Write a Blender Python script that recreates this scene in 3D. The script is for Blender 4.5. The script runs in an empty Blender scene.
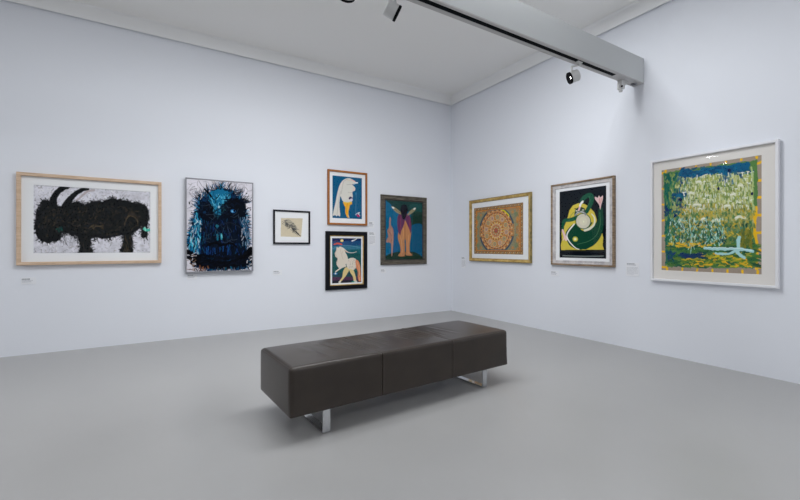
import bpy, bmesh, math, random
import numpy as np
from mathutils import Vector, Matrix

# ------------------------------------------------------------------ camera
SC = bpy.context.scene
COL = SC.collection
cam_d = bpy.data.cameras.new('camera'); cam = bpy.data.objects.new('camera', cam_d); COL.objects.link(cam)
F_PX, YAW, HZ = 400.7, math.radians(58.4745), 247.62
cam.location = (-4.8357, -6.0097, 1.2)
cam.rotation_euler = (math.radians(90), 0, YAW - math.radians(90))
cam_d.sensor_width = 36.0
cam_d.lens = F_PX / 800 * 36
cam_d.shift_y = -(250 - HZ) / 800
cam_d.clip_start = 0.05
SC.camera = cam

# ------------------------------------------------------------------ world, exposure
w = bpy.data.worlds.new('world'); SC.world = w; w.use_nodes = True
w.node_tree.nodes['Background'].inputs[0].default_value = (0.6, 0.65, 0.75, 1)
w.node_tree.nodes['Background'].inputs[1].default_value = 0.0
SC.view_settings.view_transform = 'Standard'
SC.view_settings.look = 'None'
SC.view_settings.gamma = 1.0
SC.view_settings.exposure = 0.0
SC.view_settings.use_curve_mapping = False
SC.cycles.max_bounces = 10
SC.cycles.diffuse_bounces = 6
SC.cycles.sample_clamp_indirect = 4.0
SC.cycles.caustics_reflective = False

LAMP_COL = (1.0, 0.985, 0.97)
def area(name, loc, size, power, rot=(0, 0, 0), col=(1, 1, 1), spread=180):
    d = bpy.data.lights.new(name, 'AREA'); d.shape = 'RECTANGLE'
    d.size, d.size_y = size; d.energy = power; d.color = col; d.spread = math.radians(spread)
    o = bpy.data.objects.new(name, d); COL.objects.link(o); o.location = loc; o.rotation_euler = rot
    return o
def spot(name, loc, target, power, angle, blend, radius=0.05, col=LAMP_COL):
    d = bpy.data.lights.new(name, 'SPOT'); d.energy = power; d.spot_size = math.radians(angle); d.spot_blend = blend
    d.shadow_soft_size = radius; d.color = col
    o = bpy.data.objects.new(name, d); COL.objects.link(o); o.location = loc
    o.rotation_euler = (Vector(target) - Vector(loc)).to_track_quat('-Z', 'Y').to_euler()
    return o
# light of the fill panels, added out of view, and of the track spots
FILL_PANELS = [(-2.8, -3.4, 2.4, 0.6, 96), (-4.6, -2.6, 2.4, 0.6, 36), (-5.4, -8.4, 1.16, 0.26, 30), (-9.5, -8.0, 1.16, 0.26, 46), (-10.5, -2.7, 1.16, 0.26, 60), (-1.6, -8.6, 1.16, 0.26, 50)]
for (x, y, sx, sy, p) in FILL_PANELS:
    area('fill_light', (x, y, 4.03), (sx, sy), p, col=(0.95, 0.975, 1.0))  # added fill, powers balanced to even out walls and floor
SPOTS = [  # lamp head position, aim direction, watts, cone
    ((-1.188, -3.411, 2.945), (-0.74, 0.56, -0.36), 38, 95),
    ((-3.296, -3.447, 2.950), (0.84, -0.26, -0.42), 16, 100),
    ((-3.70, -3.455, 2.945), (0.25, 0.80, -0.40), 24, 95),
]

# ------------------------------------------------------------------ materials
def lin(c):
    c = np.asarray(c, float) / 255.0
    return np.where(c <= 0.04045, c / 12.92, ((c + 0.055) / 1.055) ** 2.4)
def L4(c): return (*[float(v) for v in lin(c)], 1.0)
def mat(name, col, rough=0.5, metal=0.0, spec=0.5, coat=0.0):
    m = bpy.data.materials.new(name); m.use_nodes = True
    b = m.node_tree.nodes['Principled BSDF']
    b.inputs['Base Color'].default_value = (*col, 1)
    b.inputs['Roughness'].default_value = rough
    b.inputs['Metallic'].default_value = metal
    b.inputs['Specular IOR Level'].default_value = spec
    b.inputs['Coat Weight'].default_value = coat
    return m
def nodes(m): return m.node_tree.nodes, m.node_tree.links, m.node_tree.nodes['Principled BSDF']
def noise_bump(m, scale, strength, dist=0.002, detail=4, coords='Object', stretch=(1, 1, 1)):
    n, l, b = nodes(m)
    tc = n.new('ShaderNodeTexCoord'); mp = n.new('ShaderNodeMapping'); mp.inputs['Scale'].default_value = stretch
    t = n.new('ShaderNodeTexNoise'); t.inputs['Scale'].default_value = scale; t.inputs['Detail'].default_value = detail
    bp = n.new('ShaderNodeBump'); bp.inputs['Strength'].default_value = strength; bp.inputs['Distance'].default_value = dist
    l.new(tc.outputs[coords], mp.inputs[0]); l.new(mp.outputs[0], t.inputs['Vector'])
    l.new(t.outputs['Fac'], bp.inputs['Height']); l.new(bp.outputs[0], b.inputs['Normal'])
    return t, mp
def noise_color(m, scale, c1, c2, p1=0.35, p2=0.65, detail=5, stretch=(1, 1, 1), rough=None):
    n, l, b = nodes(m)
    tc = n.new('ShaderNodeTexCoord'); mp = n.new('ShaderNodeMapping'); mp.inputs['Scale'].default_value = stretch
    t = n.new('ShaderNodeTexNoise'); t.inputs['Scale'].default_value = scale; t.inputs['Detail'].default_value = detail
    r = n.new('ShaderNodeValToRGB'); r.color_ramp.elements[0].position = p1; r.color_ramp.elements[1].position = p2
    r.color_ramp.elements[0].color = (*c1, 1); r.color_ramp.elements[1].color = (*c2, 1)
    l.new(tc.outputs['Object'], mp.inputs[0]); l.new(mp.outputs[0], t.inputs['Vector'])
    l.new(t.outputs['Fac'], r.inputs[0]); l.new(r.outputs[0], b.inputs['Base Color'])
    if rough:
        rr = n.new('ShaderNodeMapRange'); rr.inputs['To Min'].default_value = rough[0]; rr.inputs['To Max'].default_value = rough[1]
        l.new(t.outputs['Fac'], rr.inputs['Value']); l.new(rr.outputs[0], b.inputs['Roughness'])

M = {}
M['wall'] = mat('wall_paint', (0.79, 0.81, 0.86), 0.75, spec=0.25)
noise_bump(M['wall'], 45, 0.06, 0.002)
M['ceiling'] = mat('ceiling_paint', (0.90, 0.89, 0.87), 0.9, spec=0.1)
noise_bump(M['ceiling'], 30, 0.05, 0.002)
M['cornice'] = mat('cornice_paint', (0.90, 0.90, 0.90), 0.7, spec=0.2)
noise_bump(M['cornice'], 60, 0.04, 0.001)
M['floor'] = mat('polished_resin_floor', (0.335, 0.332, 0.328), 0.3, spec=0.5)
noise_color(M['floor'], 1.3, (0.375, 0.370, 0.366), (0.405, 0.400, 0.395), 0.3, 0.7, 8, rough=(0.26, 0.42))
noise_bump(M['floor'], 3.0, 0.06, 0.004, 6)
M['leather'] = mat('brown_leather', (0.05, 0.04, 0.033), 0.32, spec=0.5)
noise_color(M['leather'], 5, (0.026, 0.0175, 0.012), (0.037, 0.026, 0.0185), 0.3, 0.7, 4)
noise_bump(M['leather'], 260, 0.12, 0.0008, 3)
M['thread'] = mat('seam_thread', (0.03, 0.024, 0.02), 0.6)
M['chrome'] = mat('chrome', (0.55, 0.56, 0.58), 0.10, 1.0)
noise_bump(M['chrome'], 8, 0.01, 0.001)
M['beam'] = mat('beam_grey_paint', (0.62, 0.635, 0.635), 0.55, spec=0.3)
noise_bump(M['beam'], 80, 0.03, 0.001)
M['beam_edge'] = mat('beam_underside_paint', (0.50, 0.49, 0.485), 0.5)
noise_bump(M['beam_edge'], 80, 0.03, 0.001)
M['track'] = mat('track_black', (0.004, 0.006, 0.008), 0.6, spec=0.05)
noise_bump(M['track'], 90, 0.02, 0.001)
M['lampbody'] = mat('lamp_white_metal', (0.62, 0.62, 0.61), 0.35)
noise_bump(M['lampbody'], 90, 0.02, 0.001)
M['black'] = mat('black_plastic', (0.004, 0.004, 0.005), 0.6, spec=0.08)
noise_bump(M['black'], 90, 0.02, 0.001)
def emit(name, col, strength):
    m = bpy.data.materials.new(name); m.use_nodes = True; n = m.node_tree.nodes; n.clear()
    e = n.new('ShaderNodeEmission'); e.inputs[0].default_value = (*col, 1); e.inputs[1].default_value = strength
    o = n.new('ShaderNodeOutputMaterial'); m.node_tree.links.new(e.outputs[0], o.inputs[0]); return m
M['lens'] = emit('lit_lens', (1, 0.99, 0.97), 14)
M['panel'] = emit('fill_panel_glow', (0.96, 0.98, 1), 1.2)  # glow of the added fill panels
M['downlight'] = emit('lit_downlight', (1, 0.99, 0.97), 45)
def wood(name, c1, c2, rough=0.45):
    m = mat(name, c1, rough, spec=0.25); noise_color(m, 9, c1, c2, 0.3, 0.7, 6, (1, 1, 7)); noise_bump_keep(m); return m
def noise_bump_keep(m): noise_bump(m, 60, 0.08, 0.001, 4)
def lc(*c, k=0.78): return tuple(float(v) / k for v in lin(c))
M['oak'] = wood('light_oak', lc(174, 148, 124), lc(196, 172, 149))
M['amber'] = wood('amber_wood', lc(124, 74, 34), lc(156, 100, 50))
M['blackframe'] = mat('black_lacquer', (0.006, 0.006, 0.009), 0.35, spec=0.15); noise_bump(M['blackframe'], 50, 0.03)
M['gold'] = mat('gold_leaf', lc(150, 120, 60), 0.38, 0.2); noise_color(M['gold'], 14, lc(146, 116, 58), lc(200, 170, 104), 0.3, 0.7, 6)
noise_bump(M['gold'], 50, 0.15, 0.001)
M['olive'] = mat('olive_gilt', lc(92, 84, 42), 0.5, 0.1); noise_color(M['olive'], 20, lc(92, 82, 44), lc(140, 120, 68))
M['driftwood'] = wood('weathered_grey_wood', lc(52, 48, 42), lc(98, 92, 82), 0.6)
M['darklip'] = mat('dark_lip', lc(38, 34, 32), 0.5); noise_bump(M['darklip'], 40, 0.05)
M['brown'] = wood('brown_gilt_wood', lc(92, 74, 56), lc(150, 130, 106), 0.5)
M['silver'] = mat('silver_leaf', lc(178, 174, 174), 0.4, 0.1); noise_color(M['silver'], 18, lc(160, 156, 158), lc(192, 188, 186))
M['whiteframe'] = mat('white_lacquer', (0.80, 0.80, 0.83), 0.4); noise_bump(M['whiteframe'], 60, 0.02)
M['aluminium'] = mat('grey_aluminium', (0.33, 0.33, 0.36), 0.4, 0.5); noise_bump(M['aluminium'], 60, 0.03)
M['matboard'] = mat('white_mat_board', (0.90, 0.90, 0.915), 0.85, spec=0.1); noise_bump(M['matboard'], 220, 0.05, 0.0005)
M['creammat'] = mat('cream_mat_board', (0.82, 0.78, 0.74), 0.85, spec=0.1); noise_bump(M['creammat'], 220, 0.05, 0.0005)
M['canvasedge'] = mat('canvas_edge', (0.75, 0.75, 0.78), 0.8); noise_bump(M['canvasedge'], 300, 0.1, 0.0005)
M['label'] = mat('label_card', (0.82, 0.83, 0.86), 0.6); noise_bump(M['label'], 200, 0.03, 0.0003)
M['labeltext'] = mat('label_print', (0.30, 0.31, 0.34), 0.7)
M['labelpale'] = mat('label_print_pale', (0.48, 0.49, 0.53), 0.7)
def paint_mat():
    m = mat('painted_surface', (0.5, 0.5, 0.5), 0.7, spec=0.05)
    n, l, b = nodes(m)
    a = n.new('ShaderNodeAttribute'); a.attribute_name = 'paint'
    l.new(a.outputs['Color'], b.inputs['Base Color'])
    noise_bump(m, 120, 0.08, 0.001)
    return m
M['paint'] = paint_mat()
def glass_mat():
    m = bpy.data.materials.new('picture_glass'); m.use_nodes = True; n = m.node_tree.nodes; l = m.node_tree.links; n.clear()
    t = n.new('ShaderNodeBsdfTransparent'); t.inputs[0].default_value = (0.985, 0.99, 0.988, 1)
    g = n.new('ShaderNodeBsdfGlossy'); g.inputs['Roughness'].default_value = 0.02
    f = n.new('ShaderNodeLayerWeight'); f.inputs['Blend'].default_value = 0.5
    p = n.new('ShaderNodeMath'); p.operation = 'POWER'; p.inputs[1].default_value = 5
    q = n.new('ShaderNodeMath'); q.operation = 'MULTIPLY_ADD'; q.inputs[1].default_value = 0.7; q.inputs[2].default_value = 0.018
    x = n.new('ShaderNodeMixShader'); o = n.new('ShaderNodeOutputMaterial')
    l.new(f.outputs['Facing'], p.inputs[0]); l.new(p.outputs[0], q.inputs[0]); l.new(q.outputs[0], x.inputs[0])
    l.new(t.outputs[0], x.inputs[1]); l.new(g.outputs[0], x.inputs[2]); l.new(x.outputs[0], o.inputs[0])
    return m
M['glass'] = glass_mat()

# ------------------------------------------------------------------ mesh helpers
def link(name, me, parent=None, mats=()):
    o = bpy.data.objects.new(name, me); COL.objects.link(o)
    for m in mats: me.materials.append(m)
    if parent is not None: o.parent = parent
    return o
def from_bm(name, bm, mats, parent=None, smooth=False):
    me = bpy.data.meshes.new(name)
    bmesh.ops.recalc_face_normals(bm, faces=bm.faces)
    bm.to_mesh(me); bm.free()
    if smooth:
        for p in me.polygons: p.use_smooth = True
    return link(name, me, parent, mats if isinstance(mats, (list, tuple)) else [mats])
def box(bm, x0, x1, y0, y1, z0, z1, mi=0, bev=0):
    r = bmesh.ops.create_cube(bm, size=1, matrix=Matrix.Translation(((x0+x1)/2, (y0+y1)/2, (z0+z1)/2)) @ Matrix.Diagonal((x1-x0, y1-y0, z1-z0, 1)))
    fs = set(f for v in r['verts'] for f in v.link_faces)
    for f in fs: f.material_index = mi
    if bev:
        es = set(e for v in r['verts'] for e in v.link_edges)
        bmesh.ops.bevel(bm, geom=list(es), offset=bev, segments=2, affect='EDGES', profile=0.5)
def empty(name, loc, rz=0):
    o = bpy.data.objects.new(name, None); COL.objects.link(o); o.location = loc; o.rotation_euler = (0, 0, rz); o.empty_display_size = 0.1
    return o
def tag(o, label, cat, group=None):
    o['label'] = label; o['category'] = cat
    if group: o['group'] = group
def struct(o, label, cat=None):
    o['kind'] = 'structure'; o['label'] = label
    if cat: o['category'] = cat

# ------------------------------------------------------------------ room shell
X0, Y0, ZC = -14.0, -11.0, 4.073
def shell(name, dims, m, label, cat):
    bm = bmesh.new(); box(bm, *dims); o = from_bm(name, bm, m); struct(o, label, cat); return o
shell('floor', (X0-.2, .2, Y0-.2, .2, -.2, 0), M['floor'], 'smooth grey polished resin floor of the gallery', 'floor')
shell('ceiling', (X0-.2, .2, Y0-.2, .2, ZC, ZC+.2), M['ceiling'], 'plain grey-white gallery ceiling', 'ceiling')
shell('wall_back', (X0, 0, 0, .2, 0, ZC), M['wall'], 'long white wall carrying six pictures on the left', 'wall')
shell('wall_right', (0, .2, Y0, .2, 0, ZC), M['wall'], 'white wall carrying three pictures on the right', 'wall')
shell('wall_left', (X0-.2, X0, Y0, .2, 0, ZC), M['wall'], 'far white wall beyond the left edge', 'wall')
shell('wall_front', (X0, 0, Y0-.2, Y0, 0, ZC), M['wall'], 'white wall behind the viewer', 'wall')
# cornice: profile (distance from wall, z)
prof = [(0, 3.945), (0.024, 3.945), (0.024, 3.902), (0.026, 3.900), (0.034, 3.900), (0.036, 3.902), (0.036, 4.046), (0.040, 4.058), (0.050, 4.066), (0.056, 4.073), (0, 4.073)]
def cornice(name, axis, label):
    bm = bmesh.new(); ra = []; rb = []
    for d, z in prof:
        if axis == 'x':
            ra.append(bm.verts.new((X0, -d, z))); rb.append(bm.verts.new((-d, -d, z)))
        else:
            ra.append(bm.verts.new((-d, Y0, z))); rb.append(bm.verts.new((-d, -d, z)))
    n = len(prof)
    for i in range(n):
        j = (i+1) % n; bm.faces.new((ra[i], ra[j], rb[j], rb[i]))
    bm.faces.new(ra); bm.faces.new(rb[::-1])
    o = from_bm(name, bm, M['cornice']); struct(o, label, 'cornice')
cornice('trim_1', 'x', 'white cornice moulding along the top of the left-hand wall')
cornice('trim_2', 'y', 'white cornice moulding along the top of the right-hand wall')

# ------------------------------------------------------------------ painter (flat artworks, drawn by hand into a colour grid)
def vnoise(h, w_, sx, sy, seed):
    r = np.random.RandomState(seed); gx, gy = int(sx)+2, int(sy)+2
    g = r.rand(gy, gx); x = np.linspace(0, sx, w_, endpoint=False); y = np.linspace(0, sy, h, endpoint=False)
    xi = x.astype(int); yi = y.astype(int); fx = x-xi; fy = y-yi
    fx = fx*fx*(3-2*fx); fy = (fy*fy*(3-2*fy))[:, None]
    a = g[yi][:, xi]; b = g[yi][:, xi+1]; c = g[yi+1][:, xi]; d = g[yi+1][:, xi+1]
    return (a*(1-fx)+b*fx)*(1-fy)+(c*(1-fx)+d*fx)*fy
def fnoise(h, w_, s, seed, asp=1.0, octs=3):
    o = 0; amp = 1; t = 0
    for k in range(octs):
        o = o + amp*vnoise(h, w_, s*2**k, s*asp*2**k, seed+k); t += amp; amp *= .5
    return o/t
class Art:
    """colour raster; coordinates come in any quad (TL,TR,BR,BL) measured on the picture"""
    def __init__(s, w_, h, quad, base):
        s.w, s.h = w_, h; s.a = np.zeros((h, w_, 3)); s.a[:] = lin(base); s.r = random.Random(w_*7+h)
        src = quad; dst = [(0, 0), (w_, 0), (w_, h), (0, h)]; A = []; b = []
        for (x, y), (u, v) in zip(src, dst):
            A.append([x, y, 1, 0, 0, 0, -u*x, -u*y]); b.append(u)
            A.append([0, 0, 0, x, y, 1, -v*x, -v*y]); b.append(v)
        s.H = np.append(np.linalg.solve(np.array(A, float), np.array(b, float)), 1).reshape(3, 3)
        s.k = w_/abs(quad[1][0]-quad[0][0])
        s.yy, s.xx = np.mgrid[0:h, 0:w_]+.5
        s.jx = np.zeros((h, w_)); s.jy = np.zeros((h, w_))
    def rough(s, amp, scale=30, seed=5):
        asp = s.h/s.w
        s.jx = (fnoise(s.h, s.w, scale, seed, asp)-.5)*2*amp*s.k; s.jy = (fnoise(s.h, s.w, scale, seed+9, asp)-.5)*2*amp*s.k
    def T(s, pts):
        p = np.array(pts, float); q = np.c_[p, np.ones(len(p))] @ s.H.T; return q[:, :2]/q[:, 2:]
    def smooth(s, pts, n=6, closed=True):
        P = np.array(pts, float); m = len(P); out = []
        rng = range(m) if closed else range(m-1)
        for i in rng:
            p0, p1, p2, p3 = (P[(i-1) % m], P[i], P[(i+1) % m], P[(i+2) % m]) if closed else (P[max(i-1, 0)], P[i], P[i+1], P[min(i+2, m-1)])
            for t in np.arange(n)/n:
                out.append(.5*((2*p1)+(-p0+p2)*t+(2*p0-5*p1+4*p2-p3)*t*t+(-p0+3*p1-3*p2+p3)*t**3))
        if not closed: out.append(P[-1])
        return out
    def blend(s, mask, col, al, sl):
        c = lin(col); sub = s.a[sl]; m = (mask*al)[..., None]; s.a[sl] = sub*(1-m)+c*m
    def win(s, q, pad):
        x0, y0 = np.floor(q.min(0)-pad).astype(int); x1, y1 = np.ceil(q.max(0)+pad).astype(int)
        return (slice(max(y0, 0), max(min(y1, s.h), 0)), slice(max(x0, 0), max(min(x1, s.w), 0)))
    def mask(s, pts, sm=True):
        q = s.T(s.smooth(pts) if sm else pts); sl = s.win(q, 12)
        X = (s.xx+s.jx)[sl]; Y = (s.yy+s.jy)[sl]; m = np.zeros(X.shape, bool)
        if m.size:
            for (x1, y1), (x2, y2) in zip(q, np.roll(q, -1, 0)):
                if y1 == y2: continue
                c = ((y1 > Y) != (y2 > Y)) & (X < (x2-x1)*(Y-y1)/(y2-y1)+x1); m ^= c
        return m, sl
    def poly(s, pts, col, sm=True, al=1.0):
        m, sl = s.mask(pts, sm); s.blend(m, col, al, sl)
    def ell(s, cx, cy, rx, ry, col, al=1.0, ang=0):
        t = np.linspace(0, 2*math.pi, 28, endpoint=False); c, n = math.cos(ang), math.sin(ang)
        s.poly([(cx+rx*math.cos(a)*c-ry*math.sin(a)*n, cy+rx*math.cos(a)*n+ry*math.sin(a)*c) for a in t], col, False, al)
    def line(s, pts, wd, col, sm=True, al=1.0, wd2=None):
        p = s.smooth(pts, 5, False) if (sm and len(pts) > 2) else pts
        q = s.T(p); sl = s.win(q, wd*s.k+8)
        X = (s.xx+s.jx)[sl]; Y = (s.yy+s.jy)[sl]
        if not X.size: return
        n = len(q)-1; d = np.full(X.shape, 1e9)
        for i in range(n):
            ax, ay = q[i]; bx, by = q[i+1]; L = (bx-ax)**2+(by-ay)**2+1e-9
            t = np.clip(((X-ax)*(bx-ax)+(Y-ay)*(by-ay))/L, 0, 1)
            ww = (wd if wd2 is None else wd+(wd2-wd)*(i+t)/n)*s.k*.5
            d = np.minimum(d, np.hypot(X-ax-t*(bx-ax), Y-ay-t*(by-ay))-ww)
        s.blend(np.clip(.5-d, 0, 1), col, al, sl)
    def scrib(s, n, region, cols, length, wd, ang=(0, 6.28), al=(.5, 1), curve=.3):
        r = s.r
        for _ in range(n):
            x, y = region(r); a = r.uniform(*ang); L = r.uniform(*length); b = a+r.uniform(-curve, curve)*2
            pts = [(x, y), (x+L*.5*math.cos(a), y+L*.5*math.sin(a)), (x+L*.5*(math.cos(a)+math.cos(b)), y+L*.5*(math.sin(a)+math.sin(b)))]
            s.line(pts, r.uniform(*wd), r.choice(cols), False, r.uniform(*al))
    def inpoly(s, pts):
        P = pts; xs = [p[0] for p in P]; ys = [p[1] for p in P]
        def f(r):
            while True:
                x, y = r.uniform(min(xs), max(xs)), r.uniform(min(ys), max(ys)); c = False
                for i in range(len(P)):
                    (x1, y1), (x2, y2) = P[i], P[i-1]
                    if (y1 > y) != (y2 > y) and x < (x2-x1)*(y-y1)/(y2-y1)+x1: c = not c
                if c: return x, y
        return f
def rect(x0, y0, x1, y1): return lambda r: (r.uniform(x0, x1), r.uniform(y0, y1))

def art_goat():
    Q = [(22, 28), (770, 76), (772, 466), (24, 466)]
    A = Art(330, 226, Q, (200, 198, 206))
    n = fnoise(A.h, A.w, 26, 3, .7, 3)[..., None]; A.a *= (.72+.56*n)
    A.rough(5, 60)
    A.scrib(1000, rect(20, 30, 775, 470), [(228, 228, 236), (218, 217, 226), (150, 148, 156), (204, 202, 210), (128, 120, 118)], (6, 26), (2, 6), al=(.25, .7))
    A.scrib(520, rect(20, 30, 775, 470), [(60, 60, 64), (40, 40, 46), (100, 90, 84)], (2, 8), (1.5, 3.5), al=(.4, .95))
    A.scrib(60, rect(20, 30, 775, 470), [(150, 134, 110), (160, 146, 130)], (8, 20), (3, 6), al=(.2, .5))
    A.line([(24, 462), (772, 464)], 3, (70, 70, 74), False, .6); A.line([(768, 80), (771, 464)], 3, (80, 80, 84), False, .6)
    A.line([(24, 32), (770, 78)], 3, (95, 92, 96), False, .6)
    body = [(35, 290), (48, 200), (78, 135), (110, 128), (135, 160), (175, 168), (215, 172), (260, 145), (300, 140), (350, 156), (410, 138), (470, 136), (520, 120), (590, 128), (650, 146), (700, 146), (745, 176), (758, 225), (750, 300), (745, 360), (720, 368), (712, 330), (716, 285), (690, 320), (655, 345), (655, 400), (655, 462), (585, 462), (598, 400), (590, 350), (540, 360), (480, 372), (430, 360), (388, 372), (392, 420), (402, 462), (320, 464), (325, 420), (312, 375), (270, 352), (232, 340), (205, 345), (190, 378), (130, 394), (80, 388), (48, 360)]
    DK = [(10, 13, 16), (16, 18, 18), (6, 9, 13), (22, 22, 20)]
    A.rough(16, 34, 7); A.poly(body, (11, 13, 15)); A.rough(8, 70, 8); A.poly(body, (11, 13, 15), al=.8)
    A.rough(5, 60)
    A.line([(150, 165), (152, 120), (176, 78), (212, 50), (238, 44)], 46, (12, 14, 16), wd2=34)
    A.line([(222, 172), (250, 130), (290, 88), (335, 62), (366, 58)], 44, (12, 14, 16), wd2=24)
    A.line([(410, 66), (370, 72), (330, 104), (300, 130)], 14, (150, 132, 128), al=.6)
    A.scrib(420, A.inpoly(body), DK, (20, 50), (3, 9), al=(.5, 1))
    for i in range(len(body)):      # frayed outline
        (x1, y1), (x2, y2) = body[i-1], body[i]; n = int(math.hypot(x2-x1, y2-y1)/2.6)
        for k in range(n):
            t = A.r.random(); x, y = x1+(x2-x1)*t, y1+(y2-y1)*t; a = A.r.uniform(0, 6.28); L = A.r.uniform(8, 26)
            A.line([(x, y), (x+L*math.cos(a), y+L*math.sin(a))], A.r.uniform(2, 6), (12, 14, 16), False, .9)
    core = [(60, 200), (120, 170), (220, 190), (480, 160), (640, 175), (720, 220), (690, 310), (560, 350), (400, 350), (250, 335), (120, 360), (60, 320)]
    A.scrib(620, A.inpoly(core), [(74, 64, 46), (88, 76, 52), (58, 52, 42), (52, 52, 50), (46, 52, 60), (30, 34, 38)], (8, 26), (1.4, 3.4), al=(.25, .75), curve=1)
    for k in range(12):
        A.line([(600+k*3, 300-k*9), (620+k*4, 240-k*3), (660+k*3, 235+k*2), (690, 265+k*3)], 2.5, (92, 78, 54), al=.3)
    for k in range(8): A.line([(375+k*3, 310-k*3), (405, 285+k*4), (430, 294), (468, 290+k*3)], 4, (92, 78, 54), al=.3)
    A.scrib(170, A.inpoly(core), DK, (14, 40), (2, 6), al=(.5, 1))
    A.scrib(30, rect(595, 350, 650, 460), [(84, 72, 50), (60, 52, 38)], (12, 30), (1.5, 3.5), (1.2, 1.9)); A.scrib(24, rect(325, 350, 395, 455), [(50, 46, 38), (40, 38, 36)], (12, 30), (1.5, 3.5), (1.2, 1.9))
    A.line([(205, 345), (222, 380), (240, 420)], 3, (60, 60, 64)); A.scrib(30, rect(195, 345, 320, 400), [(60, 60, 64), (110, 108, 112)], (10, 30), (1.5, 3), (1.2, 1.8))
    A.rough(3, 40)
    A.line([(732, 314), (745, 320), (768, 320)], 22, (70, 175, 155)); A.line([(735, 302), (738, 325)], 8, (150, 215, 200), False, .8)
    A.scrib(12, rect(180, 298, 212, 325), [(16, 84, 74), (20, 64, 62)], (8, 16), (3, 5))
    return A

def art_face():
    Q = [(33, 33), (350, 55), (350, 462), (35, 466)]
    A = Art(270, 360, Q, (196, 193, 200))
    A.a *= (.84+.32*fnoise(A.h, A.w, 10, 8, 1.3)[..., None]); A.rough(2.5, 30)
    A.scrib(160, rect(40, 50, 345, 160), [(150, 146, 152), (166, 156, 154), (214, 212, 220), (120, 118, 126), (100, 98, 106)], (12, 40), (1, 4), al=(.3, .8))
    BL = [(16, 96, 136), (24, 118, 156), (12, 62, 104), (8, 40, 80), (52, 146, 178), (10, 76, 116)]
    DK = [(4, 6, 11), (6, 9, 16), (7, 14, 28), (3, 4, 8)]
    mass = [(78, 190), (62, 240), (48, 300), (42, 350), (60, 420), (100, 455), (200, 462), (322, 455), (335, 410), (336, 340), (328, 260), (318, 205), (312, 150), (285, 112), (245, 86), (190, 76), (140, 92), (102, 130)]
    A.rough(16, 16, 21); A.poly(mass, (8, 34, 60)); A.rough(9, 40, 22); A.poly(mass, (8, 38, 64), al=.6); A.rough(4, 30)
    def spray(n, pts, wd, L, cols, out, al=(.6, 1)):
        for _ in range(n):
            i = A.r.randrange(len(pts)); (x1, y1), (x2, y2) = pts[i-1], pts[i]; t = A.r.random(); x, y = x1+(x2-x1)*t, y1+(y2-y1)*t
            a = math.atan2(y-250, x-195)+A.r.uniform(-.9, .9); l = A.r.uniform(*L); s0 = A.r.uniform(-.5, .3)
            c, s_ = math.cos(a), math.sin(a)*out
            A.line([(x+l*s0*c, y+l*s0*s_), (x+l*c*.6+A.r.uniform(-4, 4), y+l*s_*.6+A.r.uniform(-4, 4)), (x+l*c, y+l*s_)], A.r.uniform(*wd), A.r.choice(cols), True, A.r.uniform(*al), 1)
    crown = [(85, 175), (95, 130), (140, 92), (190, 76), (245, 86), (285, 112), (312, 150)]
    spray(230, crown, (2, 6), (14, 50), DK*2+[(60, 58, 66)]+BL[:4], 1)
    spray(120, [(80, 180), (60, 240), (45, 300), (42, 350)], (2, 6), (8, 26), BL+DK, .6); spray(120, [(318, 180), (328, 260), (334, 340)], (2, 6), (8, 24), BL[2:]+DK+[(120, 130, 144)], .6)
    A.scrib(300, A.inpoly(mass), BL[2:4]+DK+[(12, 60, 96)], (12, 40), (2, 6), (1.1, 2.0), (.4, .9))
    # bright crown and nose bridge
    A.rough(7, 30, 4); A.poly([(140, 100), (175, 85), (215, 85), (245, 105), (232, 140), (205, 165), (196, 205), (166, 205), (156, 160), (140, 135)], (20, 100, 136), al=.85); A.rough(3, 30)
    A.scrib(110, A.inpoly([(130, 95), (250, 95), (225, 150), (198, 205), (162, 205), (150, 150)]), [(44, 140, 174), (90, 170, 190), (12, 72, 110), (6, 18, 34), (6, 10, 18)], (8, 26), (2, 4.5), (.8, 2.2))
    A.line([(118, 82), (138, 100), (152, 118)], 9, (5, 6, 9)); A.line([(150, 116), (162, 130), (178, 124), (190, 108)], 4, (6, 8, 14)); A.line([(232, 70), (246, 52)], 3, (6, 8, 12)); A.line([(205, 66), (214, 50)], 4, (20, 110, 150))
    # eye sockets and brows
    A.rough(7, 26, 3)
    for P in ([(92, 160), (115, 140), (148, 146), (160, 180), (158, 225), (120, 232), (96, 205)], [(196, 165), (225, 142), (285, 136), (316, 156), (318, 205), (290, 218), (235, 222), (202, 205)]):
        A.poly(P, (4, 6, 11), al=.9); A.scrib(60, A.inpoly(P), DK+[(8, 24, 44)], (14, 40), (2, 6))
    A.rough(2, 30); A.scrib(30, rect(205, 128, 320, 150), DK, (20, 44), (3, 7), (-.5, .4))
    A.ell(256, 185, 13, 9, (16, 70, 120)); A.ell(253, 186, 6, 5, (90, 150, 190)); A.ell(262, 183, 5, 5, (6, 10, 22)); A.line([(238, 176), (256, 172), (274, 180)], 4, (5, 8, 16)); A.ell(188, 166, 5, 6, (150, 180, 190)); A.ell(119, 190, 8, 6, (10, 40, 70))
    # dark lower face, lips
    A.rough(12, 18, 6); A.poly([(125, 205), (205, 200), (300, 220), (318, 300), (312, 390), (240, 410), (140, 405), (92, 360), (100, 270)], (4, 9, 20), al=.85); A.rough(3, 30)
    A.scrib(300, A.inpoly([(100, 215), (310, 220), (318, 400), (90, 395)]), [(8, 20, 46), (10, 34, 76), (14, 48, 104), (3, 5, 9), (3, 5, 9), (8, 60, 88), (4, 6, 11)], (8, 26), (1.5, 4.5), (1.1, 2.0), (.5, .95))
    A.line([(105, 270), (150, 240), (190, 250), (240, 238), (290, 262)], 5, (26, 32, 42), al=.7)
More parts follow.
